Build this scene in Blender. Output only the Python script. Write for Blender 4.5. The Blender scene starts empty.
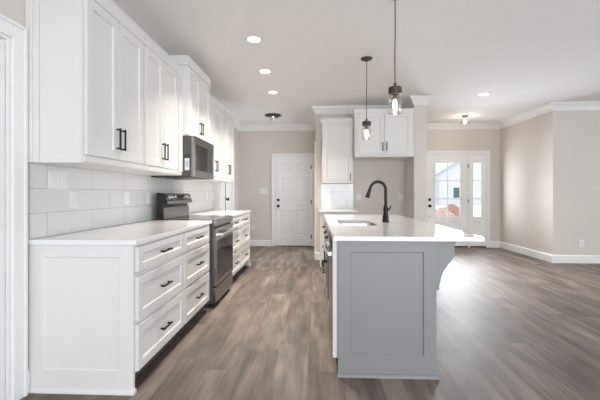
import bpy, bmesh, math, random
from mathutils import Vector, Matrix
PI = math.pi
scene = bpy.context.scene
col = scene.collection
random.seed(7)

# ------------------------------------------------------------------ camera, world, daylight, exposure
FPX = 355.0
cam_d = bpy.data.cameras.new('camera')
cam = bpy.data.objects.new('camera', cam_d)
col.objects.link(cam)
cam.location = (0, 0, 1.19)
cam.rotation_euler = (PI / 2, 0, math.atan(15 / FPX))
cam_d.sensor_fit = 'HORIZONTAL'
cam_d.sensor_width = 36
cam_d.lens = FPX / 600 * 36
cam_d.shift_y = -6.5 / 600
cam_d.clip_start = 0.05
scene.camera = cam

world = bpy.data.worlds.new('world')
scene.world = world
world.use_nodes = True
bg = world.node_tree.nodes['Background']
bg.inputs[0].default_value = (0.86, 0.93, 1.0, 1)
bg.inputs[1].default_value = 1.9

def area(name, loc, rot, sx, sy, power, color):
    d = bpy.data.lights.new(name, 'AREA')
    d.shape = 'RECTANGLE'; d.size = sx; d.size_y = sy; d.energy = power; d.color = color
    o = bpy.data.objects.new(name, d); col.objects.link(o)
    o.location = loc; o.rotation_euler = rot
    return o
DAY = (0.87, 0.935, 1.0)
# daylight entering by the living-room windows (wall_right) and the patio doors (wall_back)
area('window_daylight', (7.9, -1.0, 1.45), (0, PI / 2, 0), 1.7, 2.0, 100, DAY)
area('window_daylight', (7.9, 3.4, 1.45), (0, PI / 2, 0), 1.7, 2.4, 28, DAY)
area('patio_daylight', (1.6, -3.9, 1.15), (PI / 2, 0, 0), 3.8, 2.1, 172, DAY)
# added fill lamp in the unseen side room, brightening the hall end through the doorway
area('side_room_fill', (0.9, 7.0, 1.3), (0, PI / 2, 0), 1.7, 0.85, 25, DAY)
# daylight through the glass of the front door and its sidelight
area('door_daylight', (2.94, 7.9, 1.28), (-PI / 2, 0, 0), 0.55, 1.2, 25, DAY).data.spread = 1.6
area('sidelight_daylight', (3.58, 7.9, 1.28), (-PI / 2, 0, 0), 0.18, 1.2, 8, DAY)

vs = scene.view_settings
vs.view_transform = 'Standard'; vs.look = 'None'; vs.gamma = 1.0; vs.use_curve_mapping = False
vs.exposure = 0.54
scene.cycles.use_denoising = True
scene.cycles.max_bounces = 14
scene.cycles.diffuse_bounces = 10
scene.cycles.transparent_max_bounces = 16
scene.cycles.sample_clamp_indirect = 6
scene.cycles.caustics_reflective = False
scene.cycles.caustics_refractive = False

# ------------------------------------------------------------------ materials
M = {}
def new_mat(name):
    m = bpy.data.materials.new(name); m.use_nodes = True
    nt = m.node_tree
    return m, nt, nt.nodes['Principled BSDF']

def paint(name, c, rough=0.5, metal=0.0, var=0.02, bump=0.0, bscale=300, scale=6, spec=0.5):
    m, nt, b = new_mat(name)
    tc = nt.nodes.new('ShaderNodeTexCoord')
    n = nt.nodes.new('ShaderNodeTexNoise'); n.inputs['Scale'].default_value = scale; n.inputs['Detail'].default_value = 3
    nt.links.new(tc.outputs['Object'], n.inputs['Vector'])
    r = nt.nodes.new('ShaderNodeMix'); r.data_type = 'RGBA'
    r.inputs['A'].default_value = (*[x * (1 - var) for x in c], 1)
    r.inputs['B'].default_value = (*[min(1, x * (1 + var)) for x in c], 1)
    nt.links.new(n.outputs['Fac'], r.inputs['Factor'])
    nt.links.new(r.outputs['Result'], b.inputs['Base Color'])
    b.inputs['Roughness'].default_value = rough
    b.inputs['Metallic'].default_value = metal
    b.inputs['Specular IOR Level'].default_value = spec
    if bump:
        n2 = nt.nodes.new('ShaderNodeTexNoise'); n2.inputs['Scale'].default_value = bscale
        nt.links.new(tc.outputs['Object'], n2.inputs['Vector'])
        bp = nt.nodes.new('ShaderNodeBump'); bp.inputs['Strength'].default_value = bump; bp.inputs['Distance'].default_value = 0.002
        nt.links.new(n2.outputs['Fac'], bp.inputs['Height'])
        nt.links.new(bp.outputs['Normal'], b.inputs['Normal'])
    M[name] = m
    return m

paint('wall_paint', (0.63, 0.585, 0.54), 0.75, bump=0.15, spec=0.3)
paint('ceiling_paint', (0.88, 0.868, 0.86), 0.9, bump=0.2, spec=0.1)
paint('cabinet_white', (0.72, 0.708, 0.695), 0.45, var=0.008, spec=0.35)
paint('trim_white', (0.80, 0.795, 0.785), 0.38, var=0.008)
paint('door_white', (0.82, 0.815, 0.81), 0.4, var=0.008)
paint('island_grey', (0.228, 0.228, 0.229), 0.45, var=0.01)
paint('quartz', (0.79, 0.79, 0.795), 0.09, var=0.03, scale=22)
paint('black_metal', (0.012, 0.011, 0.011), 0.36, var=0.1, spec=0.25)
paint('bronze', (0.075, 0.06, 0.05), 0.42, metal=0.6, var=0.15, scale=30)
paint('black_glass', (0.015, 0.015, 0.016), 0.06, var=0.05)
paint('oven_glass', (0.022, 0.02, 0.02), 0.08, var=0.05, spec=0.25)
paint('console_steel', (0.085, 0.08, 0.075), 0.28, metal=0.8, var=0.1)
paint('black_plastic', (0.03, 0.03, 0.032), 0.45, var=0.08)
paint('dark_side', (0.07, 0.07, 0.075), 0.45, var=0.05)
paint('chrome', (0.75, 0.75, 0.75), 0.15, metal=1.0, var=0.03)
paint('plate_white', (0.72, 0.72, 0.71), 0.35, var=0.005)
paint('slot_grey', (0.25, 0.25, 0.25), 0.5, var=0.02)
paint('label_blue', (0.5, 0.55, 0.65), 0.5)
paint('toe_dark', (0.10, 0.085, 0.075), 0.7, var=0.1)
paint('threshold_dark', (0.06, 0.055, 0.05), 0.5, var=0.1)

def brushed(name, c, rough, axis_scale):
    m, nt, b = new_mat(name)
    tc = nt.nodes.new('ShaderNodeTexCoord'); mp = nt.nodes.new('ShaderNodeMapping')
    mp.inputs['Scale'].default_value = axis_scale
    n = nt.nodes.new('ShaderNodeTexNoise'); n.inputs['Scale'].default_value = 1; n.inputs['Detail'].default_value = 4
    nt.links.new(tc.outputs['Object'], mp.inputs['Vector']); nt.links.new(mp.outputs['Vector'], n.inputs['Vector'])
    rr = nt.nodes.new('ShaderNodeMapRange'); rr.inputs['To Min'].default_value = rough - 0.02; rr.inputs['To Max'].default_value = rough + 0.03
    nt.links.new(n.outputs['Fac'], rr.inputs['Value']); nt.links.new(rr.outputs['Result'], b.inputs['Roughness'])
    b.inputs['Base Color'].default_value = (*c, 1); b.inputs['Metallic'].default_value = 1
    M[name] = m
brushed('stainless', (0.29, 0.272, 0.258), 0.26, (3, 3, 260))
brushed('sink_steel', (0.62, 0.61, 0.60), 0.22, (8, 120, 8))

def emit(name, c, s):
    m, nt, b = new_mat(name)
    b.inputs['Base Color'].default_value = (*c, 1)
    b.inputs['Emission Color'].default_value = (*c, 1); b.inputs['Emission Strength'].default_value = s
    M[name] = m
emit('led_glow', (1.0, 0.95, 0.88), 9.0)
emit('bulb_glow', (1.0, 0.83, 0.6), 14.0)

def clear_glass(name, tint, refl=0.06, rim=0.5):
    m = bpy.data.materials.new(name); m.use_nodes = True
    nt = m.node_tree; nt.nodes.clear()
    out = nt.nodes.new('ShaderNodeOutputMaterial'); mx = nt.nodes.new('ShaderNodeMixShader')
    tr = nt.nodes.new('ShaderNodeBsdfTransparent'); tr.inputs[0].default_value = (*tint, 1)
    gl = nt.nodes.new('ShaderNodeBsdfGlossy'); gl.inputs['Roughness'].default_value = 0.03
    lw = nt.nodes.new('ShaderNodeLayerWeight'); lw.inputs['Blend'].default_value = 0.35
    mr = nt.nodes.new('ShaderNodeMapRange'); mr.inputs['To Min'].default_value = refl; mr.inputs['To Max'].default_value = rim
    nt.links.new(lw.outputs['Facing'], mr.inputs['Value']); nt.links.new(mr.outputs['Result'], mx.inputs[0])
    nt.links.new(tr.outputs[0], mx.inputs[1]); nt.links.new(gl.outputs[0], mx.inputs[2]); nt.links.new(mx.outputs[0], out.inputs[0])
    M[name] = m
clear_glass('window_glass', (0.97, 0.98, 0.98), 0.04, 0.3)
clear_glass('jar_glass', (0.95, 0.95, 0.94), 0.13, 0.5)

def floor_mat():
    m, nt, b = new_mat('plank_floor'); L = nt.links; N = nt.nodes.new
    def math_(op, a, bb=None):
        n = N('ShaderNodeMath'); n.operation = op
        for i, v in enumerate((a, bb)):
            if v is None: continue
            if isinstance(v, (int, float)): n.inputs[i].default_value = v
            else: L.new(v, n.inputs[i])
        return n.outputs[0]
    tc = N('ShaderNodeTexCoord'); sp = N('ShaderNodeSeparateXYZ'); L.new(tc.outputs['Object'], sp.inputs[0])
    W, LEN = 0.228, 1.5
    xs = math_('DIVIDE', math_('ADD', sp.outputs['X'], 49.978), W); ix = math_('FLOOR', xs)
    wn = N('ShaderNodeTexWhiteNoise'); wn.noise_dimensions = '1D'; L.new(ix, wn.inputs['W'])
    ys = math_('ADD', math_('DIVIDE', math_('ADD', sp.outputs['Y'], 50), LEN), wn.outputs['Value']); iy = math_('FLOOR', ys)
    cb = N('ShaderNodeCombineXYZ'); L.new(ix, cb.inputs[0]); L.new(iy, cb.inputs[1])
    w2 = N('ShaderNodeTexWhiteNoise'); w2.noise_dimensions = '2D'; L.new(cb.outputs[0], w2.inputs['Vector'])
    idv = w2.outputs['Value']
    # long grain, shifted per plank
    gx = N('ShaderNodeCombineXYZ')
    L.new(math_('MULTIPLY', sp.outputs['X'], 34), gx.inputs[0]); L.new(math_('MULTIPLY', sp.outputs['Y'], 1.7), gx.inputs[1]); L.new(math_('MULTIPLY', idv, 60), gx.inputs[2])
    g = N('ShaderNodeTexNoise'); g.inputs['Scale'].default_value = 1; g.inputs['Detail'].default_value = 6; g.inputs['Roughness'].default_value = 0.62; g.inputs['Distortion'].default_value = 0.6
    L.new(gx.outputs[0], g.inputs['Vector'])
    # broad cloudy bands
    hx = N('ShaderNodeCombineXYZ')
    L.new(math_('MULTIPLY', sp.outputs['X'], 7), hx.inputs[0]); L.new(math_('MULTIPLY', sp.outputs['Y'], 1.5), hx.inputs[1]); L.new(math_('MULTIPLY', idv, 31), hx.inputs[2])
    h = N('ShaderNodeTexNoise'); h.inputs['Scale'].default_value = 1; h.inputs['Detail'].default_value = 3; L.new(hx.outputs[0], h.inputs['Vector'])
    s = math_('ADD', math_('ADD', math_('MULTIPLY', g.outputs['Fac'], 0.55), math_('MULTIPLY', h.outputs['Fac'], 0.85)), math_('MULTIPLY', math_('SUBTRACT', idv, 0.5), 0.15))
    cr = N('ShaderNodeValToRGB'); L.new(s, cr.inputs[0])
    e = cr.color_ramp.elements
    e[0].position = 0.45; e[0].color = (0.050, 0.038, 0.033, 1)
    e[1].position = 0.94; e[1].color = (0.27, 0.216, 0.183, 1)
    k = cr.color_ramp.elements.new(0.69); k.color = (0.135, 0.104, 0.087, 1)
    # seams
    fx = math_('FRACT', xs); fy = math_('FRACT', ys)
    dx = math_('MULTIPLY', math_('MINIMUM', fx, math_('SUBTRACT', 1, fx)), W)
    dy = math_('MULTIPLY', math_('MINIMUM', fy, math_('SUBTRACT', 1, fy)), LEN)
    seam = math_('LESS_THAN', math_('MINIMUM', dx, dy), 0.0016)
    mx = N('ShaderNodeMix'); mx.data_type = 'RGBA'; L.new(math_('MULTIPLY', seam, 0.55), mx.inputs['Factor'])
    L.new(cr.outputs[0], mx.inputs['A']); mx.inputs['B'].default_value = (0.05, 0.04, 0.033, 1)
    L.new(mx.outputs['Result'], b.inputs['Base Color'])
    mr = N('ShaderNodeMapRange'); L.new(g.outputs['Fac'], mr.inputs['Value']); mr.inputs['To Min'].default_value = 0.46; mr.inputs['To Max'].default_value = 0.64
    L.new(mr.outputs['Result'], b.inputs['Roughness']); b.inputs['Specular IOR Level'].default_value = 0.65
    bp = N('ShaderNodeBump'); bp.inputs['Strength'].default_value = 0.12; bp.inputs['Distance'].default_value = 0.002
    L.new(math_('SUBTRACT', g.outputs['Fac'], seam), bp.inputs['Height']); L.new(bp.outputs['Normal'], b.inputs['Normal'])
    M['plank_floor'] = m
floor_mat()

def tile_mat(name, axis, off):
    m, nt, b = new_mat(name); L = nt.links; N = nt.nodes.new
    tc = N('ShaderNodeTexCoord'); sp = N('ShaderNodeSeparateXYZ'); L.new(tc.outputs['Object'], sp.inputs[0])
    cb = N('ShaderNodeCombineXYZ'); L.new(sp.outputs[axis], cb.inputs[0]); L.new(sp.outputs['Z'], cb.inputs[1])
    mp = N('ShaderNodeMapping'); mp.inputs['Location'].default_value = off; L.new(cb.outputs[0], mp.inputs['Vector'])
    br = N('ShaderNodeTexBrick'); L.new(mp.outputs[0], br.inputs['Vector'])
    br.inputs['Scale'].default_value = 1; br.inputs['Brick Width'].default_value = 0.457; br.inputs['Row Height'].default_value = 0.1537
    br.inputs['Mortar Size'].default_value = 0.0022; br.inputs['Mortar Smooth'].default_value = 0.2
    br.inputs['Color1'].default_value = (0.63, 0.63, 0.63, 1); br.inputs['Color2'].default_value = (0.675, 0.675, 0.675, 1); br.inputs['Mortar'].default_value = (0.40, 0.39, 0.385, 1)
    L.new(br.outputs['Color'], b.inputs['Base Color']); b.inputs['Roughness'].default_value = 0.16
    n = N('ShaderNodeTexNoise'); n.inputs['Scale'].default_value = 9; L.new(tc.outputs['Object'], n.inputs['Vector'])
    ad = N('ShaderNodeMath'); ad.operation = 'MULTIPLY_ADD'; ad.inputs[1].default_value = -1.0; L.new(br.outputs['Fac'], ad.inputs[0]); L.new(n.outputs['Fac'], ad.inputs[2])
    bp = N('ShaderNodeBump'); bp.inputs['Strength'].default_value = 0.25; bp.inputs['Distance'].default_value = 0.003
    L.new(ad.outputs[0], bp.inputs['Height']); L.new(bp.outputs['Normal'], b.inputs['Normal'])
    M[name] = m
tile_mat('subway_tile', 'Y', (-2.4315, -0.914, 0))
tile_mat('subway_tile_back', 'X', (-0.34, -0.914, 0))

def siding_mat():
    m, nt, b = new_mat('house_siding'); L = nt.links; N = nt.nodes.new
    tc = N('ShaderNodeTexCoord'); wv = N('ShaderNodeTexWave'); wv.wave_type = 'BANDS'; wv.bands_direction = 'Z'; wv.wave_profile = 'SAW'
    wv.inputs['Scale'].default_value = 1.6; L.new(tc.outputs['Object'], wv.inputs['Vector'])
    cr = N('ShaderNodeValToRGB'); cr.color_ramp.elements[0].color = (0.50, 0.50, 0.535, 1); cr.color_ramp.elements[1].color = (0.58, 0.58, 0.61, 1)
    L.new(wv.outputs['Fac'], cr.inputs[0]); L.new(cr.outputs[0], b.inputs['Base Color']); b.inputs['Roughness'].default_value = 0.7
    M['house_siding'] = m
siding_mat()
paint('house_roof', (0.42, 0.42, 0.45), 0.9, var=0.15, scale=20)
paint('house_trim', (0.75, 0.75, 0.76), 0.6)
paint('house_glass', (0.03, 0.09, 0.07), 0.1, var=0.5, scale=3)
paint('yard_ground', (0.62, 0.59, 0.56), 0.95, var=0.12, scale=1.5)
paint('clay', (0.30, 0.16, 0.115), 0.95, var=0.3, scale=5)
paint('clay_pale', (0.42, 0.29, 0.24), 0.95, var=0.25, scale=6)

# ------------------------------------------------------------------ mesh helpers
class MB:
    def __init__(self, off=(0, 0, 0)):
        self.bm = bmesh.new(); self.off = Vector(off)
    def box(self, x0, x1, y0, y1, z0, z1):
        vs_ = [self.bm.verts.new((x, y, z)) for x in (x0, x1) for y in (y0, y1) for z in (z0, z1)]
        for f in ((0, 1, 3, 2), (4, 6, 7, 5), (0, 4, 5, 1), (2, 3, 7, 6), (0, 2, 6, 4), (1, 5, 7, 3)):
            self.bm.faces.new([vs_[i] for i in f])
        return self
    def quad(self, *p):
        self.bm.faces.new([self.bm.verts.new(q) for q in p]); return self
    def prism(self, poly, axis, a0, a1):
        """extrude a 2-D polygon along an axis; poly coords are the two other axes in xyz order"""
        def mk(p, a):
            return {'x': (a, p[0], p[1]), 'y': (p[0], a, p[1]), 'z': (p[0], p[1], a)}[axis]
        A = [self.bm.verts.new(mk(p, a0)) for p in poly]; B = [self.bm.verts.new(mk(p, a1)) for p in poly]
        self.bm.faces.new(A); self.bm.faces.new(B[::-1])
        for i in range(len(poly)):
            j = (i + 1) % len(poly); self.bm.faces.new((A[i], A[j], B[j], B[i]))
        return self
    def lathe(self, prof, c=(0, 0, 0), n=28, axis='z', cap=True):
        rings = []
        for r, h in prof:
            ring = []
            for k in range(n):
                a = 2 * PI * k / n; u, v = r * math.cos(a), r * math.sin(a)
                p = {'z': (u, v, h), 'x': (h, u, v), 'y': (u, h, v)}[axis]
                ring.append(self.bm.verts.new((p[0] + c[0], p[1] + c[1], p[2] + c[2])))
            rings.append(ring)
        for a, b in zip(rings, rings[1:]):
            for k in range(n):
                self.bm.faces.new((a[k], a[(k + 1) % n], b[(k + 1) % n], b[k]))
        if cap:
            self.bm.faces.new(rings[0][::-1]); self.bm.faces.new(rings[-1])
        return self
    def tube(self, pts, r, n=12):
        pts = [Vector(p) for p in pts]; rad = r if isinstance(r, (list, tuple)) else [r] * len(pts)
        t0 = (pts[1] - pts[0]).normalized()
        up = Vector((0, 0, 1)) if abs(t0.z) < 0.9 else Vector((0, 1, 0))
        s = t0.cross(up).normalized(); rings = []
        for i, p in enumerate(pts):
            t = ((pts[min(i + 1, len(pts) - 1)] - pts[max(i - 1, 0)])).normalized()
            s = (s - t * s.dot(t)).normalized(); q = t.cross(s)
            rings.append([self.bm.verts.new(p + (s * math.cos(2 * PI * k / n) + q * math.sin(2 * PI * k / n)) * rad[i]) for k in range(n)])
        for a, b in zip(rings, rings[1:]):
            for k in range(n): self.bm.faces.new((a[k], a[(k + 1) % n], b[(k + 1) % n], b[k]))
        self.bm.faces.new(rings[0][::-1]); self.bm.faces.new(rings[-1])
        return self
    def panel(self, o, ux, uz, n, w, h, t, rail, depth=0.008, slope=0.004):
        """slab with one recessed field: o = back lower corner, rail = (left, right, bottom, top)"""
        o, ux, uz, n = Vector(o), Vector(ux), Vector(uz), Vector(n)
        P = lambda a, b, d: self.bm.verts.new(o + ux * a + uz * b + n * d)
        l, r, b_, t_ = rail
        def ring(a0, a1, b0, b1, d): return [P(a0, b0, d), P(a1, b0, d), P(a1, b1, d), P(a0, b1, d)]
        R = [ring(0, w, 0, h, 0), ring(0, w, 0, h, t), ring(l, w - r, b_, h - t_, t),
             ring(l + slope, w - r - slope, b_ + slope, h - t_ - slope, t - depth)]
        for A, B in zip(R, R[1:]):
            for k in range(4): self.bm.faces.new((A[k], A[(k + 1) % 4], B[(k + 1) % 4], B[k]))
        self.bm.faces.new(R[0][::-1]); self.bm.faces.new(R[-1])
        return self
    def sweep(self, prof, path, closed=False):
        """sweep profile (outset to the right of travel, z) along an xy path with mitres"""
        n = len(path); P = [Vector(p) for p in path]; rings = []
        for i in range(n):
            d0 = (P[i] - P[i - 1]).normalized() if (closed or i > 0) else None
            d1 = (P[(i + 1) % n] - P[i]).normalized() if (closed or i < n - 1) else None
            d0 = d0 or d1; d1 = d1 or d0
            n0, n1 = Vector((d0.y, -d0.x)), Vector((d1.y, -d1.x))
            m = (n0 + n1) / (1 + n0.dot(n1))
            rings.append([self.bm.verts.new((P[i].x + m.x * o, P[i].y + m.y * o, z)) for o, z in prof])
        k = len(prof)
        for i in range(n if closed else n - 1):
            A, B = rings[i], rings[(i + 1) % n]
            for j in range(k): self.bm.faces.new((A[j], A[(j + 1) % k], B[(j + 1) % k], B[j]))
        if not closed:
            self.bm.faces.new(rings[0][::-1]); self.bm.faces.new(rings[-1])
        return self
    def build(self, name, mat, parent=None, bev=0.0, smooth=False, seg=2):
        bm = self.bm
        if self.off.length: bmesh.ops.translate(bm, verts=bm.verts, vec=-self.off)
        bmesh.ops.recalc_face_normals(bm, faces=bm.faces)
        me = bpy.data.meshes.new(name); bm.to_mesh(me); bm.free()
        if smooth:
            for p in me.polygons: p.use_smooth = True
        me.materials.append(M[mat])
        o = bpy.data.objects.new(name, me); col.objects.link(o)
        if parent: o.parent = parent
        if bev:
            md = o.modifiers.new('edge', 'BEVEL'); md.width = bev; md.segments = seg; md.limit_method = 'ANGLE'; md.angle_limit = math.radians(35)
        if smooth:
            try:
                md = o.modifiers.new('ws', 'EDGE_SPLIT'); md.split_angle = math.radians(40)
            except Exception: pass
        return o

def tag(o, label=None, cat=None, group=None, kind=None):
    if label: o['label'] = label
    if cat: o['category'] = cat
    if group: o['group'] = group
    if kind: o['kind'] = kind
    return o
def thing(name, label, cat, loc=(0, 0, 0), rz=0.0, group=None):
    o = bpy.data.objects.new(name, None); col.objects.link(o)
    o.empty_display_size = 0.1; o.location = loc; o.rotation_euler = (0, 0, rz)
    return tag(o, label, cat, group)
def struct(name, mb, mat, **k):
    return tag(mb.build(name, mat, **k), kind='structure')
def struct_empty(name, loc=(0, 0, 0), rz=0.0):
    o = bpy.data.objects.new(name, None); col.objects.link(o); o.location = loc; o.rotation_euler = (0, 0, rz)
    return tag(o, kind='structure')
def copy_tree(o, parent=None):
    c = o.copy(); col.objects.link(c)
    if parent: c.parent = parent
    for ch in list(o.children): copy_tree(ch, c)
    return c

# ------------------------------------------------------------------ room shell
H = 2.74
XL, XH, XF, XR = -1.72, 0.02, 4.08, 8.0     # left wall, hall's right wall, foyer's right wall, living-room wall
YB, YK, YC, YF, YD = -4.0, 6.38, 5.78, 6.27, 8.0
XC0, XC1 = 1.592, 1.79                      # the wall stub beside the fridge alcove
T = 0.12
struct('floor', MB().box(XL - .3, XR + .3, YB - .3, YD + .12, -0.12, 0), 'plank_floor')
struct('ceiling', MB().box(XL - .3, XR + .3, YB - .3, YD + .3, H, H + 0.12), 'ceiling_paint')

def wall(name, axis, fixed, out, a0, a1, holes=()):
    """wall box; inner face at `fixed`, thickness towards `out`; holes = (a0, a1, z0, z1)"""
    mb = MB(); lo, hi = sorted((fixed, fixed + out * T))
    def seg(s0, s1, z0, z1):
        if s1 - s0 < 1e-4 or z1 - z0 < 1e-4: return
        if axis == 'y': mb.box(lo, hi, s0, s1, z0, z1)
        else: mb.box(s0, s1, lo, hi, z0, z1)
    c = a0
    for h0, h1, z0, z1 in sorted(holes):
        seg(c, h0, 0, H); seg(h0, h1, 0, z0); seg(h0, h1, z1, H); c = h1
    seg(c, a1, 0, H)
    return struct(name, mb, 'wall_paint')
ND = (1.02, 1.935)      # near door opening on the left wall
PD = (6.44, 7.30)       # door beyond the counter on the left wall
wall('wall_left', 'y', XL, -1, YB - T, YD + T, [(ND[0], ND[1], 0, 2.07), (PD[0], PD[1], 0, 2.05)])
HD = (-0.905, -0.062)   # hall door opening
wall('wall_hall_end', 'x', YD, 1, XL, XH + T, [(HD[0], HD[1], 0, 2.02)])
RD = (6.56, 7.44)       # doorway on the hall's right wall
wall('wall_hall_right', 'y', XH, 1, YK, YD, [(RD[0], RD[1], 0, 2.05)])
wall('wall_kitchen_back', 'x', YK, 1, XH + T, XC1 - T)
struct('wall_alcove_right', MB().box(XC0, XC1, YC, YK, 0, H), 'wall_paint')
wall('wall_foyer_left', 'y', XC1, -1, YK, YD)
FD = (2.462, 3.80)      # front door and sidelight opening
wall('wall_foyer_front', 'x', YD, 1, XC1 - T, XF + T, [(FD[0], FD[1], 0, 2.075)])
wall('wall_foyer_right', 'y', XF, 1, YF + T, YD)
wall('wall_living_far', 'x', YF, 1, XF, XR + T)
WIN = [(-2.0, 0.0, 0.6, 2.3), (2.2, 4.6, 0.6, 2.3)]
wall('wall_right', 'y', XR, 1, YB - T, YF + T, WIN)
wall('wall_back', 'x', YB, -1, XL, XR, [(-.4, 3.6, 0.0, 2.2)])

# crown moulding round the whole room
path = [(XL, YB), (XL, YD), (XH, YD), (XH, YK), (XC0, YK), (XC0, YC), (XC1, YC), (XC1, YD), (XF, YD), (XF, YF), (XR, YF), (XR, YB)]
CR = [(0, H - .13), (.010, H - .13), (.014, H - .118), (.020, H - .108), (.032, H - .078), (.052, H - .048), (.070, H - .034), (.075, H - .022), (.088, H - .016), (.092, H - .001), (0, H - .001)]
struct('trim_1', MB().sweep(CR, path, True), 'trim_white')
BBP = [(0, 0), (.016, 0), (.016, .118), (.010, .130), (.006, .138), (0, .138)]
def baseboard(name, pts): struct(name, MB().sweep(BBP, pts), 'trim_white')
baseboard('baseboard_left_near', [(XL, YB), (XL, ND[0] - .095)])
baseboard('baseboard_left_beside_cabinet', [(XL, ND[1] + .095), (XL, 2.055)])
baseboard('baseboard_hall_left', [(XL, PD[1] + .095), (XL, YD), (HD[0] - .085, YD)])
baseboard('baseboard_hall_right', [(HD[1] + .075, YD), (XH, YD), (XH, RD[1] + .095)])
baseboard('baseboard_hall_corner', [(XH, RD[0] - .095), (XH, YK), (.085, YK)])
baseboard('baseboard_alcove', [(.68, YK), (XC0, YK), (XC0, YC), (XC1, YC), (XC1, YD), (FD[0] - .04, YD)])
baseboard('baseboard_foyer', [(FD[1] + .05, YD), (XF, YD), (XF, YF), (XR, YF), (XR, YB), (3.7, YB)])

# casings ---------------------------------------------------------------
def casing(parent, w, h, cw, t=0.02, name='casing'):
    """door casing in the canonical frame: opening x 0..w, wall face y=0, room on -y"""
    mb = MB()
    for x0, x1 in ((-cw, 0), (w, w + cw)):
        mb.box(x0, x1, -t, 0, 0, h + cw)
    mb.box(0, w, -t, 0, h, h + cw)
    # raised outer back-band
    mb.box(-cw - .004, -cw + .016, -t - .008, 0, 0, h + cw + .004); mb.box(w + cw - .016, w + cw + .004, -t - .008, 0, 0, h + cw + .004)
    mb.box(-cw + .016, w + cw - .016, -t - .008, 0, h + cw - .016, h + cw + .004)
    return mb.build(name, 'trim_white', parent, bev=.003)
def jamb(parent, w, h, d=T):
    mb = MB(); mb.box(0, .018, 0, d, 0, h); mb.box(w - .018, w, 0, d, 0, h); mb.box(.018, w - .018, 0, d, h - .018, h)
    return mb.build('jamb', 'trim_white', parent)
def round_knob(parent, x, z, y0, name='knob'):
    k = MB().lathe([(.033, 0), (.033, -.008), (.012, -.012), (.012, -.034), (.024, -.040), (.030, -.052), (.027, -.064), (.012, -.070)], (x, y0, z), 20, 'y').build(name, 'black_metal', parent, smooth=True)
    return k
def deadbolt(parent, x, z, y0):
    return MB().lathe([(.032, 0), (.032, -.010), (.026, -.016), (.012, -.018), (.012, -.03)], (x, y0, z), 20, 'y').build('deadbolt', 'black_metal', parent, smooth=True)
def hinge(parent, x, z, y0):
    return MB().lathe([(.007, -.045), (.007, .045)], (x, y0 - .006, z), 10, 'z').box(x - .016, x + .004, y0 - .003, y0, z - .045, z + .045).build('hinge', 'bronze', parent)
def six_panel(parent, x0, w, h, y0, z0=.012, t=.036):
    """moulded six-panel slab; front face at y0"""
    st, mid = .108, .10
    pw = (w - 2 * st - mid) / 2
    rows = [(.235, .80), (.985, 1.56), (1.675, 1.885)]
    k = h / 2.0; rows = [(a * k, b * k) for a, b in rows]
    mb = MB(); X = [0, st, st + pw, st + pw + mid, w - st, w]; Z = [0] + [z for r in rows for z in r] + [h]
    for i in range(5):
        for j in range(len(Z) - 1):
            a, b, c, d = x0 + X[i], x0 + X[i + 1], z0 + Z[j], z0 + Z[j + 1]
            if i in (1, 3) and j in (1, 3, 5):
                s1, s2, s3 = .012, .024, .042; R = []
                for s, dp in ((0, 0), (s1, .009), (s2, .009), (s3, .002)):
                    R.append([mb.bm.verts.new(p) for p in ((a + s, y0 + dp, c + s), (b - s, y0 + dp, c + s), (b - s, y0 + dp, d - s), (a + s, y0 + dp, d - s))])
                for A, B in zip(R, R[1:]):
                    for q in range(4): mb.bm.faces.new((A[q], A[(q + 1) % 4], B[(q + 1) % 4], B[q]))
                mb.bm.faces.new(R[-1])
            else:
                mb.quad((a, y0, c), (b, y0, c), (b, y0, d), (a, y0, d))
    mb.box(x0, x0 + w, y0 + .012, y0 + t, z0, z0 + h)
    mb.box(x0, x0 + .002, y0, y0 + .012, z0, z0 + h).box(x0 + w - .002, x0 + w, y0, y0 + .012, z0, z0 + h)
    return mb.build('door_slab', 'door_white', parent)

# door_1: six-panel door at the end of the hall
d1 = struct_empty('door_1', (HD[0], YD, 0))
w = HD[1] - HD[0]
casing(d1, w, 2.02, .07); jamb(d1, w, 2.02)
s1 = six_panel(d1, .02, w - .04, 1.985, .010)
round_knob(s1, .075, .907, .010); deadbolt(s1, .075, 1.043, .010)
for z in (.22, 1.0, 1.787): hinge(s1, w - .018, z, .006)
MB().box(.018, w - .018, -.012, .06, 0, .011).build('threshold', 'threshold_dark', d1)

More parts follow.
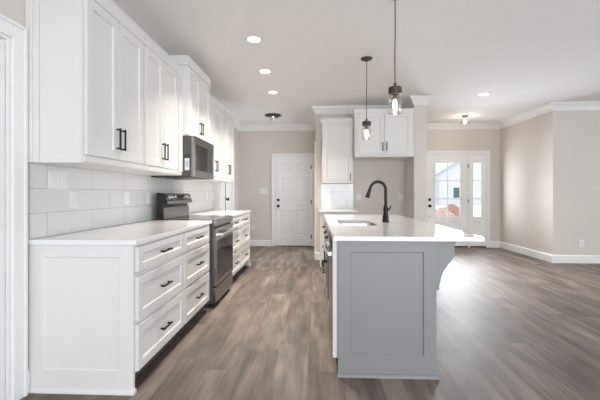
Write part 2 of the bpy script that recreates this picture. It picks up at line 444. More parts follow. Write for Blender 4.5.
# door_2: glazed front door with its sidelight
d2 = struct_empty('door_2', (0, YD, 0))
fr = MB(); f0, f1 = FD
fr.box(f0, f0 + .025, -.01, T, 0, 2.075).box(f1 - .025, f1, -.01, T, 0, 2.075).box(f0 + .025, f1 - .025, -.01, T, 2.05, 2.075)
fr.box(3.382, 3.418, -.006, T, 0, 2.05)
fr.build('door_frame', 'trim_white', d2)
cas = MB().box(f0 - .045, f0, -.02, 0, 0, 2.135).box(f1, f1 + .05, -.02, 0, 0, 2.135).box(f0, f1, -.02, 0, 2.075, 2.135)
cas.build('casing', 'trim_white', d2, bev=.003)
def glazed(parent, name, x0, x1, g0, g1, z0, z1, cols, ribs):
    """leaf with a grid of panes over a pair of raised panels"""
    mb = MB(); y0, y1 = .008, .05; top = 2.046; bot = .03
    mb.box(x0, g0, y0, y1, bot, top).box(g1, x1, y0, y1, bot, top).box(g0, g1, y0, y1, z1, top)
    if ribs == 2:
        pm = (g0 + g1) / 2
        fields = [(g0, pm - .03), (pm + .03, g1)]
    else: fields = [(g0, g1)]
    pz0, pz1 = .19, z0 - .11
    mb.box(g0, g1, y0, y1, pz1, z0).box(g0, g1, y0, y1, bot, pz0)
    if ribs == 2: mb.box(pm - .03, pm + .03, y0, y1, pz0, pz1)
    for a, b in fields:
        mb.panel((a, y1, pz0), (1, 0, 0), (0, 0, 1), (0, -1, 0), b - a, pz1 - pz0, y1 - y0 - .001, (.0, .0, .0, .0), .010, .02)
    leaf = mb.build(name, 'door_white', parent)
    gf = MB(); e = .018
    gf.box(g0 - e, g0 + .004, y0 - .012, y0, z0 - e, z1 + e).box(g1 - .004, g1 + e, y0 - .012, y0, z0 - e, z1 + e)
    gf.box(g0 + .004, g1 - .004, y0 - .012, y0, z0 - e, z0 + .004).box(g0 + .004, g1 - .004, y0 - .012, y0, z1 - .004, z1 + e)
    for i in range(1, cols): 
        xx = g0 + (g1 - g0) * i / cols; gf.box(xx - .010, xx + .010, y0, y1 - .004, z0, z1)
    for j in (1, 2):
        zz = z0 + (z1 - z0) * j / 3; gf.box(g0, g1, y0 + .001, y1 - .005, zz - .010, zz + .010)
    gf.build('muntin_grid', 'door_white', leaf)
    MB().box(g0, g1, .026, .030, z0, z1).build('glass', 'window_glass', leaf)
    MB().box(x0, x1, .004, .06, .0, .028).build('threshold', 'threshold_dark', leaf)
    return leaf
leaf = glazed(d2, 'door_leaf', 2.490, 3.380, 2.668, 3.215, .675, 1.872, 2, 2)
round_knob(leaf, 2.545, .915, .008); deadbolt(leaf, 2.545, 1.055, .008)
MB().lathe([(.012, 0), (.012, -.006), (.006, -.008)], (2.545, .008, .685), 14, 'y').build('viewer_cap', 'black_metal', leaf)
for z in (.25, 1.02, 1.80): hinge(leaf, 3.392, z, .004)
glazed(d2, 'sidelight', 3.420, 3.774, 3.487, 3.678, .675, 1.872, 1, 1)

# door_3: near door on the left wall; only its casing and a sliver of the slab show
d3 = struct_empty('door_3', (XL, ND[0], 0), PI / 2)
w = ND[1] - ND[0]
casing(d3, w, 2.07, .088); jamb(d3, w, 2.07)
s3 = six_panel(d3, .02, w - .04, 2.03, .012)
round_knob(s3, .08, .92, .012)
# door_4: door beyond the counter on the left wall
d4 = struct_empty('door_4', (XL, PD[0], 0), PI / 2)
w = PD[1] - PD[0]
casing(d4, w, 2.05, .088); jamb(d4, w, 2.05)
s4 = six_panel(d4, .336, w - .356, 2.01, .006)
MB().box(.02, .310, .004, .045, .012, 2.025).build('door_edge_panel', 'door_white', d4)
MB().box(.311, .335, -.002, .04, .0, 2.03).build('gap_shadow', 'black_plastic', d4)  # solid black strip in place of the shadow in the door gap
kb = MB().lathe([(.035, 0), (.035, -.008), (.013, -.012), (.013, -.036), (.028, -.044), (.034, -.058), (.028, -.070)], (.350, .006, 1.08), 20, 'y').build('knob', 'black_metal', s4, smooth=True)

# door_5: cased doorway on the hall's right wall, seen edge-on
d5 = struct_empty('door_5', (XH, RD[1], 0), -PI / 2)
casing(d5, RD[1] - RD[0], 2.05, .088); jamb(d5, RD[1] - RD[0], 2.05)

# living-room windows and patio doors, behind and beside the camera
def window(name, loc, rz, w, h, mull=1):
    r = struct_empty(name, loc, rz)
    c = MB(); cw = .09
    c.box(-cw, 0, -.02, 0, -cw, h + cw).box(w, w + cw, -.02, 0, -cw, h + cw).box(0, w, -.02, 0, h, h + cw).box(0, w, -.02, 0, -cw, 0)
    c.build('window_casing', 'trim_white', r, bev=.003)
    f = MB(); f.box(0, .05, .03, .09, 0, h).box(w - .05, w, .03, .09, 0, h).box(.05, w - .05, .03, .09, 0, .05).box(.05, w - .05, .03, .09, h - .05, h)
    for i in range(1, mull + 1):
        x = w * i / (mull + 1); f.box(x - .03, x + .03, .03, .09, .05, h - .05)
    f.build('window_frame', 'trim_white', r)
    MB().box(.05, w - .05, .058, .062, .05, h - .05).build('glass', 'window_glass', r)
window('window_1', (XR, 0.0, .6), -PI / 2, 2.0, 1.7)
window('window_2', (XR, 4.6, .6), -PI / 2, 2.4, 1.7)
window('window_3', (3.6, YB, 0.0), PI, 4.0, 2.2, 2)

# backsplash tile
struct('wall_backsplash_left', MB().box(XL + .0005, XL + .008, 2.062, 6.0, .9155, 1.374), 'subway_tile')
struct('wall_backsplash_back', MB().box(.108, .682, YK - .008, YK - .0005, .9155, 1.364), 'subway_tile_back')

# ------------------------------------------------------------------ cabinets (canonical: x along the run, back at y=0, front towards -y)
def pull(parent, x, y, z, L, vertical):
    mb = MB(); a = L / 2; t = .006; st = .032
    if vertical:
        mb.box(x - t, x + t, y - st, y - st + .010, z - a, z + a)
        for s in (-1, 1): mb.box(x - t, x + t, y - st + .010, y, z + s * (a - .010) - t, z + s * (a - .010) + t)
    else:
        mb.box(x - a, x + a, y - st, y - st + .010, z - t, z + t)
        for s in (-1, 1): mb.box(x + s * (a - .018) - t, x + s * (a - .018) + t, y - st + .010, y, z - t, z + t)
    return mb.build('pull', 'black_metal', parent, bev=.002)
def drawer(root, x0, x1, z0, z1, D, mat='cabinet_white', plen=.15):
    o = MB().panel((x0, -D, z0), (1, 0, 0), (0, 0, 1), (0, -1, 0), x1 - x0, z1 - z0, .02, (.055, .055, .045 if z1 - z0 < .2 else .055, .045 if z1 - z0 < .2 else .055), .009, .006).build('drawer', mat, root, bev=.0015)
    pull(o, (x0 + x1) / 2, -D - .02, (z0 + z1) / 2, plen, False); return o
def cab_door(root, x0, x1, z0, z1, D, px=None, pz=None, plen=.15, mat='cabinet_white'):
    o = MB().panel((x0, -D, z0), (1, 0, 0), (0, 0, 1), (0, -1, 0), x1 - x0, z1 - z0, .02, (.06, .06, .06, .06), .012, .003).build('door', mat, root, bev=.0015)
    if px is not None: pull(o, px, -D - .02, pz, plen, True)
    return o
def base_body(root, W, D, left_in=0.0):
    MB().box(left_in, W, -D, -.012, .11, .882).build('body', 'cabinet_white', root)
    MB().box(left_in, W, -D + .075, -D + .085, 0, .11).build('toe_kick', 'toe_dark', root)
DB = .64
ROWS = [(.121, .398), (.422, .687), (.717, .868)]
# near base cabinet with the shaker end panel
b1 = thing('base_cabinet', 'white three-drawer base cabinet with a recessed end panel, nearest the camera on the left wall', 'cabinet', (XL, 2.06, 0), PI / 2)
W1 = .78
base_body(b1, W1, DB, .021)
ep = MB().panel((.021, -.002, 0), (0, -1, 0), (0, 0, 1), (-1, 0, 0), DB + .002, .882, .021, (.098, .085, .137, .072), .007, .003).build('end_panel', 'cabinet_white', b1, bev=.0015)
MB().prism([(.0, 0), (-.014, 0), (-.012, .012), (-.004, .022), (0, .024)], 'y', -DB - .013, -.02).build('shoe_moulding', 'cabinet_white', ep)
MB().box(.0, .021, -DB - .013, -DB, 0, .024).build('shoe_return', 'cabinet_white', ep)
for z0, z1 in ROWS: drawer(b1, .03, W1 - .012, z0, z1, DB)
b2 = thing('base_cabinet', 'white three-drawer base cabinet between the nearest cabinet and the range', 'cabinet', (XL, 2.842, 0), PI / 2)
W2 = .738
base_body(b2, W2, DB)
for z0, z1 in ROWS: drawer(b2, .012, W2 - .05, z0, z1, DB)
b3 = thing('base_cabinet', 'white three-drawer base cabinet just beyond the stainless range', 'cabinet', (XL, 4.425, 0), PI / 2)
base_body(b3, .60, DB)
for z0, z1 in ROWS: drawer(b3, .03, .59, z0, z1, DB, plen=.14)
b4 = thing('base_cabinet', 'white three-drawer base cabinet at the hall end of the left counter', 'cabinet', (XL, 5.027, 0), PI / 2)
base_body(b4, .775, DB)
for z0, z1 in ROWS: drawer(b4, .012, .72, z0, z1, DB, plen=.14)
MB().box(.7752, .795, -DB, -.02, 0, .882).build('end_panel', 'cabinet_white', b4)
MB().box(.745, .797, -DB - .018, -DB + .03, 0, .045).build('foot_block', 'cabinet_white', b4)

ct = MB((-1.39, 2.83, 0)).box(XL + .009, -1.055, 2.045, 3.605, .884, .914).build('countertop', 'quartz', None, bev=.003)
ct.location = (-1.39, 2.83, 0); tag(ct, 'white quartz countertop on the near left cabinets, ending at the range', 'countertop')
ct = MB((-1.39, 5.1, 0)).box(XL + .009, -1.055, 4.405, 5.835, .884, .914).build('countertop', 'quartz', None, bev=.003)
ct.location = (-1.39, 5.1, 0); tag(ct, 'short white quartz countertop beyond the range toward the hall', 'countertop')

# upper cabinets
def cornice(root, W, D, z0, z1, left=True, right=True, wl=0.0):
    """flat riser with a small stepped crown on a cabinet top"""
    h = z1 - z0
    pr = [(-.02, z0), (.008, z0), (.008, z0 + h * .42), (.020, z0 + h * .62), (.034, z0 + h * .70), (.034, z1), (-.02, z1)]
    pts = []
    # travel so that "right" is outwards: from right wall round the front to the left
    if right: pts.append((W, -.02))
    pts += [(W, -D), (0, -D)]
    if left: pts.append((0, -.02))
    pts = pts[::-1]
    pr2 = [(-o, z) for o, z in pr]
    return MB().sweep(pr2, pts).build('crown', 'cabinet_white', root)
def upper(label, y, W, D, z0, z1, zd0, zd1, doors, zc, pz, left_end=False, plen=.15, cl=True, cr=True, stile=0):
    r = thing('upper_cabinet', label, 'cabinet', (XL, y, 0), PI / 2)
    MB().box(0, W, -D, -.009, z0 + .02, zc - .03).build('body', 'cabinet_white', r)
    MB().box(0, W, -D - .004, -.009, z0, z0 + .02).box(0, W, -D - .016, -D + .004, z0 + .006, z0 + .04).build('light_rail', 'cabinet_white', r, bev=.002)
    for (a, b, px) in doors: cab_door(r, a, b, zd0, zd1, D, px, pz, plen)
    cornice(r, W, D, z1, zc, cl, cr)
    if stile: MB().box(W - stile, W, -D - .022, -D, z0 + .04, z1).build('filler_stile', 'cabinet_white', r)
    if left_end:
        e = MB().box(-.004, -.0002, -D, -.009, z0 + .0, z1).build('end_panel', 'cabinet_white', r)
        MB().box(-.018, -.004, -.075, -.002, z0, zc + .20).box(-.026, -.018, -.045, -.002, z0, zc + .20).build('scribe_moulding', 'cabinet_white', e, bev=.003)
    return r
upper('white two-door wall cabinet, first and largest over the left counter', 2.06, .735, .335, 1.375, 2.39, 1.424, 2.385, [(.015, .358, .330), (.366, .715, .394)], 2.47, 1.565, True, cr=False)
upper('white two-door wall cabinet between the first wall cabinet and the microwave', 2.797, .808, .335, 1.375, 2.39, 1.424, 2.385, [(.013, .350, .322), (.358, .690, .386)], 2.47, 1.565, cl=False, cr=False, stile=.105)
upper('tall-topped two-door wall cabinet directly above the microwave', 3.607, .751, .40, 1.790, 2.515, 1.815, 2.505, [(.02, .368, .340), (.376, .735, .404)], 2.61, 1.92, plen=.13)
upper('white two-door wall cabinet just beyond the microwave', 4.360, .80, .335, 1.375, 2.39, 1.424, 2.385, [(.06, .462, .434), (.470, .785, .498)], 2.465, 1.565, cl=False, cr=False)
upper('white two-door wall cabinet at the hall end of the left wall', 5.162, .77, .335, 1.375, 2.39, 1.424, 2.385, [(.015, .396, .368), (.404, .755, .432)], 2.465, 1.565, cl=False)

# microwave
mw = thing('microwave', 'stainless microwave with dark window mounted above the range', 'microwave', (XL, 3.612, 0), PI / 2)
mW, mD, m0, m1 = .70, .445, 1.360, 1.785
MB().box(0, mW, -mD, -.010, m0 + .012, m1).build('body', 'dark_side', mw, bev=.003)
MB().box(.01, mW - .01, -mD + .02, -.02, m0, m0 + .012).build('vent_grille', 'black_plastic', mw)
dr = MB()
y0, y1 = -mD - .032, -mD
dr.box(0, mW, y0, y1, 1.705, m1).box(0, mW, y0, y1, m0 + .004, 1.435).box(0, .045, y0, y1, 1.435, 1.705).box(mW - .035, mW, y0, y1, 1.435, 1.705)
dr = dr.build('door', 'stainless', mw, bev=.002)
MB().box(.045, .455, y0 + .003, y1, 1.435, 1.705).build('window', 'oven_glass', dr)
MB().box(.475, mW - .035, y0 + .002, y1, 1.435, 1.705).build('control_panel', 'black_plastic', mw)
MB().box(.455, .475, y0 + .001, y1, 1.435, 1.705).build('door_split', 'dark_side', dr)
st = MB().box(-.0025, -.0002, -mD + .012, -mD + .075, 1.42, 1.60).build('sticker', 'black_plastic', mw)
MB().box(-.0032, -.0025, -mD + .02, -mD + .068, 1.43, 1.555).build('sticker_sheet', 'plate_white', st)
MB().box(-.0038, -.0032, -mD + .028, -mD + .06, 1.47, 1.53).build('sticker_print', 'label_blue', st)

# range
rg = thing('range', 'stainless electric range with black glass cooktop between the left counters', 'range', (XL, 3.625, 0), PI / 2)
rW, rD = .765, .665
MB().box(0, rW, -rD, -.02, .05, .895).build('body', 'dark_side', rg, bev=.003)
MB().box(.0, rW, -rD + .05, -.02, .02, .05).build('base_plinth', 'black_plastic', rg)
MB().box(-.0, rW, -rD - .015, -.040, .897, .918).build('cooktop', 'black_glass', rg, bev=.003)
for i, (bx, by, br_) in enumerate(((.2, -.50, .095), (.57, -.50, .075), (.2, -.24, .075), (.57, -.24, .095))):
    MB().lathe([(br_, .9182), (br_, .9186), (br_ - .004, .9188), (br_ - .004, .9182)], (bx, by, 0), 40, cap=False).build('burner_ring', 'slot_grey', rg)
MB().prism([(-rD, .842), (-rD - .030, .850), (-rD - .034, .905), (-rD - .015, .917), (-rD, .917)], 'x', 0, rW).build('front_strip', 'stainless', rg, bev=.002)
od = MB()
od.panel((0.006, -rD, .228), (1, 0, 0), (0, 0, 1), (0, -1, 0), rW - .012, .600, .034, (.03, .03, .04, .13), .004, .003)
od = od.build('oven_door', 'stainless', rg, bev=.002)
MB().box(.040, rW - .040, -rD - .0335, -rD - .0295, .272, .694).build('window', 'oven_glass', od)
hd = MB().tube([(.05, -rD - .085, .762), (rW - .05, -rD - .085, .762)], .014, 16)
for x in (.07, rW - .07): hd.box(x - .014, x + .014, -rD - .085, -rD - .030, .750, .774)
hd.build('handle', 'chrome', od, smooth=True)
bd = MB().box(.006, rW - .006, -rD - .030, -rD, .055, .212).build('drawer', 'stainless', rg, bev=.003)
# back console: leaning control panel over a recess and a lower riser
MB().prism([(-.08, .919), (-.145, .919), (-.140, 1.040), (-.120, 1.050), (-.120, 1.062), (-.188, 1.082), (-.182, 1.105), (-.145, 1.190), (-.08, 1.195)], 'x', .004, rW - .004).build('backguard', 'stainless', rg, bev=.002)
MB().prism([(-.078, .919), (-.152, .919), (-.146, 1.045), (-.126, 1.055), (-.192, 1.080), (-.186, 1.108), (-.148, 1.195), (-.078, 1.199)], 'x', -.004, .004).build('end_cap', 'black_metal', rg)
MB().box(.006, rW - .006, -.1235, -.1205, 1.046, 1.064).build('recess_shadow', 'black_metal', rg)  # black strip added to deepen the weak shadow in the console recess
def on_console(x, s):  # point on the leaning face
    return Vector((x, -.182 + .037 * s, 1.105 + .085 * s))
def console_plate(x0, x1, s0, s1, name, mat):
    n = Vector((0, -.085, .037)).normalized()
    a, b, c, d = on_console(x0, s0), on_console(x1, s0), on_console(x1, s1), on_console(x0, s1)
    mb = MB(); lo = [mb.bm.verts.new(p) for p in (a, b, c, d)]; hi = [mb.bm.verts.new(p + n * .003) for p in (a, b, c, d)]
    mb.bm.faces.new(lo); mb.bm.faces.new(hi)
    for k in range(4): mb.bm.faces.new((lo[k], lo[(k + 1) % 4], hi[(k + 1) % 4], hi[k]))
    return mb.build(name, mat, rg)
console_plate(.02, rW - .02, .06, .97, 'control_panel', 'console_steel')
for x in (.10, .20, .56, .66):
    n = Vector((0, -.085, .037)).normalized(); p = on_console(x, .5) + n * .003
    MB().tube([p, p + n * .006, p + n * .007, p + n * .030, p + n * .032], [.034, .034, .026, .024, .018], 20).build('knob', 'chrome', rg, smooth=True)
console_plate(.28, .48, .3, .75, 'display', 'black_glass')

# ------------------------------------------------------------------ island
IO = (.467, 3.48, 0)
isl = thing('kitchen_island', 'grey painted kitchen island with a recessed end panel and curved corbel', 'island', IO)
B = lambda: MB(IO)
IX0, IX1, IY0, IY1 = .149, .782, 2.32, 4.64
B().box(IX0 + .60, IX1, IY0 + .022, IY1, 0, .884).build('back_panel', 'island_grey', isl)
ep = B().panel((IX0, IY0 + .022, 0), (1, 0, 0), (0, 0, 1), (0, -1, 0), IX1 - IX0, .884, .022, (.083, .08, .145, .075), .008, .003).build('end_panel', 'island_grey', isl, bev=.0015)
B().sweep([(0, 0), (.016, 0), (.014, .012), (.006, .020), (0, .022)], [(IX0 - .004, IY0), (IX1, IY0), (IX1, IY0 + 2.2)]).build('shoe_moulding', 'island_grey', isl)
B().box(IX0 + .03, IX0 + .60, IY1 - .02, IY1, .11, .884).build('far_end_panel', 'island_grey', isl)
def corbel(y0, y1, parent):
    x = IX1 + .0005
    prof = [(x, .884), (x + .138, .884), (x + .138, .872), (x + .128, .858), (x + .128, .850), (x + .126, .845)]
    prof += [(x + a, z) for a, z in ((.126, .785), (.108, .752), (.083, .723), (.062, .692), (.047, .663), (.039, .635), (.033, .605))]
    prof += [(x + .028, .588), (x + .028, .560), (x, .560)]
    c = B().prism(prof, 'y', y0, y1).build('corbel', 'island_grey', parent, bev=.002)
    return c
corbel(2.352, 2.432, isl); corbel(4.50, 4.58, isl)

# island worktop with a cut-out for the sink
def slab_with_hole(x0, x1, y0, y1, z0, z1, hx0, hx1, hy0, hy1, r, off):
    bm = bmesh.new()
    outer = [(x0, y0), (x1, y0), (x1, y1), (x0, y1)]; inner = []
    for cx, cy, a0 in ((hx1 - r, hy1 - r, 0), (hx0 + r, hy1 - r, 90), (hx0 + r, hy0 + r, 180), (hx1 - r, hy0 + r, 270)):
        for k in range(7):
            a = math.radians(a0 + 15 * k); inner.append((cx + r * math.cos(a), cy + r * math.sin(a)))
    ed = []
    for lp in (outer, inner):
        v = [bm.verts.new((a, b, z1)) for a, b in lp]
        ed += [bm.edges.new((v[i], v[(i + 1) % len(v)])) for i in range(len(v))]
    bmesh.ops.triangle_fill(bm, use_beauty=True, use_dissolve=False, edges=ed)
    g = bmesh.ops.extrude_face_region(bm, geom=bm.faces[:])
    bmesh.ops.translate(bm, verts=[e for e in g['geom'] if isinstance(e, bmesh.types.BMVert)], vec=(0, 0, z0 - z1))
    mb = MB(off); mb.bm.free(); mb.bm = bm
    return mb
SX0, SX1, SY0, SY1 = .225, .595, 3.07, 3.75
tp = slab_with_hole(.118, 1.072, 2.29, 4.68, .885, .914, SX0, SX1, SY0, SY1, .06, (.6, 3.48, 0)).build('countertop', 'quartz', None, bev=.002)
tp.location = (.6, 3.48, 0); tag(tp, 'long white quartz island countertop with an undermount sink and overhang', 'countertop')

# undermount sink
SO = ((SX0 + SX1) / 2, (SY0 + SY1) / 2, .70)
sk = thing('sink', 'undermount stainless steel sink set in the island countertop', 'sink', SO)
bm = bmesh.new()
def rr(hx0, hx1, hy0, hy1, r, z):
    L = []
    for cx, cy, a0 in ((hx1 - r, hy1 - r, 0), (hx0 + r, hy1 - r, 90), (hx0 + r, hy0 + r, 180), (hx1 - r, hy0 + r, 270)):
        for k in range(7):
            a = math.radians(a0 + 15 * k); L.append(bm.verts.new((cx + r * math.cos(a), cy + r * math.sin(a), z)))
    return L
e = .006
loops = [rr(SX0 - .02, SX1 + .02, SY0 - .02, SY1 + .02, .07, .8835), rr(SX0 - e, SX1 + e, SY0 - e, SY1 + e, .065, .8835), rr(SX0, SX1, SY0, SY1, .06, .86), rr(SX0 + .008, SX1 - .008, SY0 + .008, SY1 - .008, .06, .71), rr(SX0 + .05, SX1 - .05, SY0 + .05, SY1 - .05, .05, .690)]
for A, Bq in zip(loops, loops[1:]):
    for k in range(len(A)): bm.faces.new((A[k], A[(k + 1) % len(A)], Bq[(k + 1) % len(A)], Bq[k]))
bm.faces.new(loops[-1])
mb = MB(SO); mb.bm.free(); mb.bm = bm
mb.build('basin', 'sink_steel', sk, smooth=True)
MB(SO).lathe([(.045, .692), (.045, .695), (.036, .697), (.012, .694)], (SO[0] + .02, SO[1], 0), 24).build('drain', 'chrome', sk, smooth=True)

# faucet
FO = (.680, 3.45, .914)
fc = thing('faucet', 'matte black gooseneck pull-down faucet beside the island sink', 'faucet', FO)
MB().lathe([(.034, .0005), (.034, .006), (.031, .012), (.029, .06), (.022, .095), (.024, .11), (.024, .135), (.017, .155)], n=24).build('body', 'black_metal', fc, smooth=True)
pts = [(0, 0, .15), (0, 0, .20), (0, 0, .26), (0, 0, .315)]
R = .074
for k in range(1, 17):
    a = PI * .93 * k / 16; pts.append((-R + R * math.cos(a), 0, .315 + R * math.sin(a)))
MB().tube(pts, .0145, 16).build('spout', 'black_metal', fc, smooth=True)
ex, ez = pts[-1][0], pts[-1][2]
d = Vector((pts[-1][0] - pts[-2][0], 0, pts[-1][2] - pts[-2][2])).normalized()
p = Vector((ex, 0, ez))
MB().tube([p, p + d * .01, p + d * .05, p + d * .095, p + d * .10], [.0135, .016, .018, .0225, .020], 18).build('spray_head', 'black_metal', fc, smooth=True)
MB().tube([(0.012, -.004, .122), (.034, -.008, .122)], .011, 14).tube([(.030, -.010, .122), (.036, -.03, .142), (.038, -.055, .160)], [.007, .006, .005], 10).build('lever', 'black_metal', fc, smooth=True)

# working side of the island: white end filler, dishwasher, sink base, drawers (front faces -x)
def island_unit(name, label, cat, ynear, W):
    return thing(name, label, cat, (IX0 + .59, ynear + W, 0), -PI / 2)
ID = .593          # carcass depth
fl = island_unit('base_cabinet', 'narrow white end panel of the island between the grey end and the dishwasher', 'cabinet', 2.343, .062)
MB().box(0, .062, -ID, 0, .11, .882).build('body', 'cabinet_white', fl)
MB().box(0, .062, -ID - .028, -ID, .11, .880).build('front_stile', 'cabinet_white', fl, bev=.001)
MB().box(0, .062, -ID + .06, -ID + .07, 0, .11).build('toe_kick', 'toe_dark', fl)
dw = island_unit('dishwasher', 'stainless dishwasher with a curved bar handle in the island', 'dishwasher', 2.410, .598)
MB().box(.002, .596, -ID, 0, .10, .880).build('body', 'dark_side', dw)
dd = MB().box(.004, .594, -ID - .030, -ID, .115, .790).box(.004, .594, -ID - .024, -ID, .79, .872).build('door', 'stainless', dw, bev=.003)
MB().box(.10, .50, -ID - .031, -ID - .012, .800, .862).build('pocket', 'black_plastic', dd)
hp = []
for k in range(13):
    t = k / 12; hp.append((.05 + .498 * t, -ID - .050 - .022 * math.sin(PI * t), .775))
MB().tube(hp, .011, 12).box(.040, .064, -ID - .056, -ID - .030, .763, .787).box(.534, .558, -ID - .056, -ID - .030, .763, .787).build('handle', 'chrome', dd, smooth=True)
MB().box(.004, .594, -ID + .05, -ID + .06, 0, .10).build('toe_kick', 'toe_dark', dw)
sb = island_unit('base_cabinet', 'grey sink base cabinet with black pulls just past the island dishwasher', 'cabinet', 3.012, .86)
ID2 = .600
MB().box(0, .86, -ID2, 0, .11, .66).box(0, .86, -ID2, -ID2 + .02, .66, .882).build('body', 'island_grey', sb)
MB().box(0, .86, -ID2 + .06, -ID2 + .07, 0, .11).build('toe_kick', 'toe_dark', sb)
for a, b, px in ((.012, .426, .395), (.434, .848, .465)): cab_door(sb, a, b, .121, .70, ID2, px, .60, mat='island_grey')
for a, b in ((.012, .426), (.434, .848)): drawer(sb, a, b, .717, .868, ID2, 'island_grey', .13)
lb = island_unit('base_cabinet', 'grey drawer cabinet at the far end of the island', 'cabinet', 3.875, .74)
MB().box(0, .74, -ID2, 0, .11, .882).build('body', 'island_grey', lb)
MB().box(0, .74, -ID2 + .06, -ID2 + .07, 0, .11).build('toe_kick', 'toe_dark', lb)
for z0, z1 in ROWS: drawer(lb, .012, .728, z0, z1, ID2, 'island_grey')

# ------------------------------------------------------------------ back wall: base cabinet, counter, uppers over the alcove
bb = thing('base_cabinet', 'white base cabinet against the back wall, beyond the island beside the fridge alcove', 'cabinet', (.085, YK, 0))
MB().box(0, .582, -.60, -.012, .11, .882).build('body', 'cabinet_white', bb)
MB().box(0, .02, -.62, -.012, 0, .11).build('end_panel', 'cabinet_white', bb)
MB().box(.562, .582, -.60, -.012, 0, .11).build('end_panel', 'cabinet_white', bb)
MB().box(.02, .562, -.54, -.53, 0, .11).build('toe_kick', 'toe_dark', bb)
cab_door(bb, .03, .57, .121, .69, .60, .53, .60)
drawer(bb, .03, .57, .717, .868, .60)
ct = MB((.37, 6.06, 0)).box(.062, .680, 5.735, YK - .0085, .884, .914).build('countertop', 'quartz', None, bev=.003)
ct.location = (.37, 6.06, 0); tag(ct, 'small white quartz countertop on the back wall under tiles', 'countertop')
def back_upper(label, x0, W, D, z0, z1, zc, doors, pz, plen):
    r = thing('upper_cabinet', label, 'cabinet', (x0, YK, 0))
    MB().box(0, W, -D, -.002, z0, zc - .03).build('body', 'cabinet_white', r)
    for a, b, px in doors: cab_door(r, a, b, z0 + .035, z1 - .004, D, px, pz, plen)
    MB().box(0, W, -D - .012, -D, z0, z0 + .03).build('light_rail', 'cabinet_white', r)
    cornice(r, W, D, z1, zc, True, False)
    return r
back_upper('white single-door wall cabinet above the tiled back counter', .122, .525, .33, 1.368, 2.385, 2.465, [(.02, .505, .475)], 1.47, .14)
back_upper('wide two-door white cabinet above the empty fridge alcove', .652, .935, .60, 1.782, 2.485, 2.555, [(.04, .462, .435), (.470, .90, .497)], 1.94, .14)

# ------------------------------------------------------------------ lights
def can_light(label, x, y, on=True):
    r = thing('recessed_light', label, 'ceiling light', (x, y, H), 0, 'recessed ceiling lights')
    MB().lathe([(.062, -.0005), (.085, -.0005), (.085, -.004), (.068, -.009), (.062, -.006)], n=32, cap=False).build('trim_ring', 'plate_white', r, smooth=True)
    MB().lathe([(.062, -.001), (.062, -.005)], n=32).build('lens', 'led_glow', r)
    d = bpy.data.lights.new('can_lamp', 'AREA'); d.shape = 'DISK'; d.size = .12; d.energy = 15; d.spread = 1.9; d.color = (1, .90, .78)
    o = bpy.data.objects.new('can_lamp', d); col.objects.link(o); o.parent = r; o.location = (0, 0, -.012)
can_light('round recessed ceiling light nearest the camera, in the row over the kitchen aisle', -.611, 3.54)
can_light('round recessed ceiling light, middle of the row over the kitchen aisle', -.630, 4.47)
can_light('round recessed ceiling light in the aisle row, nearest the hall', -.641, 5.40)
can_light('lone recessed ceiling light in the open living side, right of the alcove column', 2.63, 5.65)

def pendant(label, x, y):
    r = thing('pendant_light', label, 'pendant light', (x, y, H), 0, 'jar pendants over the island')
    zt = -.728       # top of the cap, below the ceiling
    MB().lathe([(.066, -.0005), (.066, -.006), (.058, -.016), (.020, -.024), (.010, -.034), (.004, -.036)], n=28).build('canopy', 'bronze', r, smooth=True)
    MB().tube([(0, 0, -.034), (.0015, 0, -.25), (-.0015, 0, -.48), (0, 0, zt + .02)], .0042, 8).build('cord', 'bronze', r, smooth=True)
    cp = MB().lathe([(.010, zt + .035), (.012, zt + .01), (.044, zt + .004), (.050, zt), (.050, zt - .044), (.047, zt - .046), (.020, zt - .047)], n=28).build('cap', 'bronze', r, smooth=True)
    MB().lathe([(.0515, zt - .008), (.0525, zt - .012), (.0515, zt - .016)], n=28, cap=False).lathe([(.0515, zt - .026), (.0525, zt - .030), (.0515, zt - .034)], n=28, cap=False).build('band', 'bronze', cp, smooth=True)
    MB().lathe([(.040, zt - .047), (.040, zt - .060), (.052, zt - .072), (.056, zt - .084), (.056, zt - .186), (.051, zt - .200), (.040, zt - .203), (.001, zt - .201)], n=32, cap=False).build('jar', 'jar_glass', r, smooth=True)
    MB().lathe([(.016, zt - .047), (.016, zt - .088), (.012, zt - .092)], n=16).build('socket', 'bronze', r, smooth=True)
    MB().lathe([(.009, zt - .092), (.012, zt - .105), (.016, zt - .125), (.017, zt - .140), (.013, zt - .162), (.005, zt - .178), (.001, zt - .188)], n=18).build('bulb', 'bulb_glow', r, smooth=True)
pendant('glass jar pendant light nearer the camera, its cord running up out of view', .622, 2.79)
pendant('glass jar pendant light farther along the island, with its ceiling canopy in view', .591, 4.10)

hl = thing('ceiling_lamp', 'dark round ceiling fixture with bare sockets and no shade in the hall', 'ceiling light', (-.829, 6.98, H))
MB().lathe([(.165, -.0005), (.165, -.012), (.155, -.022), (.10, -.034), (.04, -.040)], n=36).build('canopy', 'bronze', hl, smooth=True)
MB().lathe([(.055, -.034), (.050, -.060), (.030, -.072), (.012, -.075), (.012, -.100), (.006, -.108)], n=20).build('stem', 'chrome', hl, smooth=True)
for a in (2.2, 5.6):
    c_, s_ = math.cos(a), math.sin(a)
    MB().tube([(c_ * .04, s_ * .04, -.055), (c_ * .09, s_ * .09, -.062), (c_ * .13, s_ * .13, -.078)], [.012, .014, .016], 12).build('socket', 'chrome', hl, smooth=True)

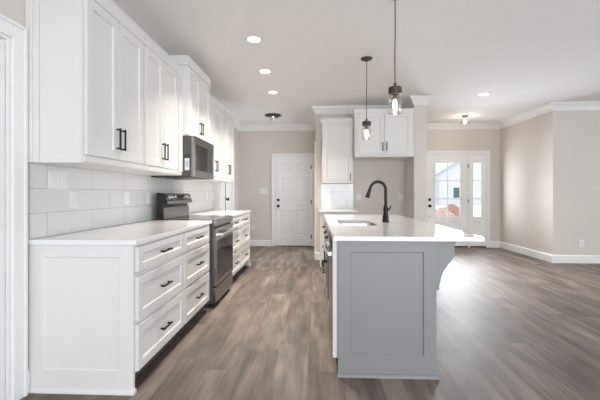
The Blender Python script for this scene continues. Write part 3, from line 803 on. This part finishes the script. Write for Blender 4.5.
fy = thing('ceiling_lamp', 'small lit flush ceiling lamp with clear glass shade in front of the entry door', 'ceiling light', (2.985, 7.2, H))
MB().lathe([(.062, -.0005), (.062, -.012), (.045, -.024), (.020, -.030), (.020, -.055)], n=28).build('canopy', 'bronze', fy, smooth=True)
MB().lathe([(.024, -.040), (.060, -.075), (.085, -.125), (.090, -.165), (.084, -.168)], n=28, cap=False).build('glass_shade', 'jar_glass', fy, smooth=True)
MB().lathe([(.010, -.056), (.016, -.075), (.028, -.105), (.028, -.125), (.016, -.146), (.001, -.150)], n=18).build('bulb', 'bulb_glow', fy, smooth=True)

d = bpy.data.lights.new('bulb_lamp', 'POINT'); d.energy = 2.6; d.color = (1, .84, .64); d.shadow_soft_size = .03
o = bpy.data.objects.new('bulb_lamp', d); col.objects.link(o); o.parent = fy; o.location = (0, 0, -.20)

# ------------------------------------------------------------------ switch plates and outlets (canonical: on a wall facing -y)
def plate(name, label, cat, loc, rz, w, h, kind):
    r = thing(name, label, cat, loc, rz)
    MB().box(-w / 2, w / 2, -.006, -.0005, -h / 2, h / 2).build('cover_plate', 'plate_white', r, bev=.002)
    if kind == 'outlet':
        for s in (-1, 1):
            f = MB().box(-.017, .017, -.0085, -.006, s * .021 - .014, s * .021 + .014).build('socket', 'plate_white', r, bev=.003)
            MB().box(-.009, -.006, -.0088, -.0085, s * .021 - .004, s * .021 + .007).box(.006, .009, -.0088, -.0085, s * .021 - .004, s * .021 + .007).build('slots', 'slot_grey', f)
    else:
        for i in range(kind):
            x = (i - (kind - 1) / 2) * .046
            MB().prism([(-.006, -.024), (-.013, .0), (-.009, .024), (-.006, .024)], 'x', x - .008, x + .008).build('toggle', 'plate_white', r)
    return r
XT = XL + .008
plate('switch_plate', 'white three-gang switch plate on the tile near the left end of the backsplash', 'switch', (XT, 2.29, 1.279), PI / 2, .175, .118, 3)
plate('outlet', 'white outlet on the backsplash tile just right of the switch plate', 'outlet', (XT, 2.443, 1.146), PI / 2, .075, .118, 'outlet')
plate('outlet', 'white outlet on the backsplash midway along the near counter', 'outlet', (XT, 3.16, 1.146), PI / 2, .075, .118, 'outlet')
plate('outlet', 'white outlet on the tile at the near edge of the range console', 'outlet', (XT, 3.585, 1.146), PI / 2, .075, .118, 'outlet')
plate('outlet', 'white outlet on the backsplash beyond the range', 'outlet', (XT, 5.55, 1.16), PI / 2, .075, .118, 'outlet')
plate('switch_plate', 'white switch plate on the hall wall left of the six-panel door', 'switch', (-1.165, YD, 1.247), 0, .165, .118, 3)
plate('outlet', 'white outlet low on the hall wall beside the end of the cabinets', 'outlet', (-1.40, YD, .40), 0, .075, .118, 'outlet')
plate('outlet', 'white outlet on the left side of the fridge alcove wall', 'outlet', (.788, YK, 1.13), 0, .075, .118, 'outlet')
plate('outlet', 'white outlet on the right side of the fridge alcove wall', 'outlet', (1.527, YK, 1.13), 0, .075, .118, 'outlet')
plate('outlet', 'white outlet low on the living room wall at the right', 'outlet', (4.55, YF, .335), 0, .085, .13, 'outlet')

# ------------------------------------------------------------------ outside the front door
struct('ground', MB().box(-30, 60, YD + .13, 90, -.35, -.16), 'yard_ground')
struct('ground_porch', MB().box(1.6, 4.6, YD + .13, YD + 1.6, -.159, -.02), 'yard_ground')
HO = (18.5, 42, -.16)
ho = thing('house', 'pale house with a gable roof across the yard, seen through the front door', 'house', HO)
def gable(x0, x1, ze, xr, zr, y0, y1): return MB().prism([(x0, 0), (x1, 0), (x1, ze), (xr, zr), (x0, ze)], 'y', y0, y1)
gable(-4.9, 5.5, 3.1, .3, 6.4, 0, 9).build('wall', 'house_siding', ho)
MB().prism([(-5.3, 2.95), (-5.3, 3.1), (.3, 6.65), (5.9, 3.1), (5.9, 2.95), (.3, 6.45)], 'y', -.35, 9.3).build('roof', 'house_roof', ho)
MB().box(-9.5, -4.9, 2.0, 8, 0, 2.6).build('wing', 'house_siding', ho)
MB().prism([(-9.8, 2.6), (-4.9, 2.6), (-4.9, 2.8), (-7.3, 3.6)], 'y', 1.7, 8.3).build('wing_roof', 'house_roof', ho)
wn = MB().box(-2.55, -1.35, -.06, -.001, .75, 2.15).build('window', 'house_trim', ho)
MB().box(-2.45, -1.45, -.09, -.06, .85, 2.05).build('pane', 'house_glass', wn)
wn = MB().box(1.2, 2.4, -.06, -.001, .75, 2.15).build('window', 'house_trim', ho)
MB().box(1.3, 2.3, -.09, -.06, .85, 2.05).build('pane', 'house_glass', wn)
MB().box(-4.3, -4.12, -.10, -.001, 0, 2.95).build('corner_post', 'house_roof', ho)
def mound(label, x, y, rx, ry, h, mat, seed):
    rnd = random.Random(seed); mb = MB(); n, rings = 26, 7; L = []
    for j in range(rings):
        t = j / (rings - 1); ring = []
        for k in range(n):
            a = 2 * PI * k / n; q = (1 - t) * (1 + .18 * math.sin(3 * a + seed) + rnd.uniform(-.08, .08)) + .02
            ring.append(mb.bm.verts.new((math.cos(a) * q * rx, math.sin(a) * q * ry, h * (1 - (1 - t) ** 1.7) + (rnd.uniform(-.04, .04) if 0 < j else 0))))
        L.append(ring)
    for A, Bq in zip(L, L[1:]):
        for k in range(n): mb.bm.faces.new((A[k], A[(k + 1) % n], Bq[(k + 1) % n], Bq[k]))
    mb.bm.faces.new(L[-1]); mb.bm.faces.new(L[0][::-1])
    o = mb.build('dirt_mound', mat); o.location = (x, y, -.16); return tag(o, label, 'dirt pile')
mound('red clay mound in the yard behind the left panes of the front door', 6.45, 18.5, .72, .9, .60, 'clay_pale', 3)
mound('red clay mound in the yard behind the right panes of the front door', 8.15, 21.5, .75, .9, .70, 'clay', 5)
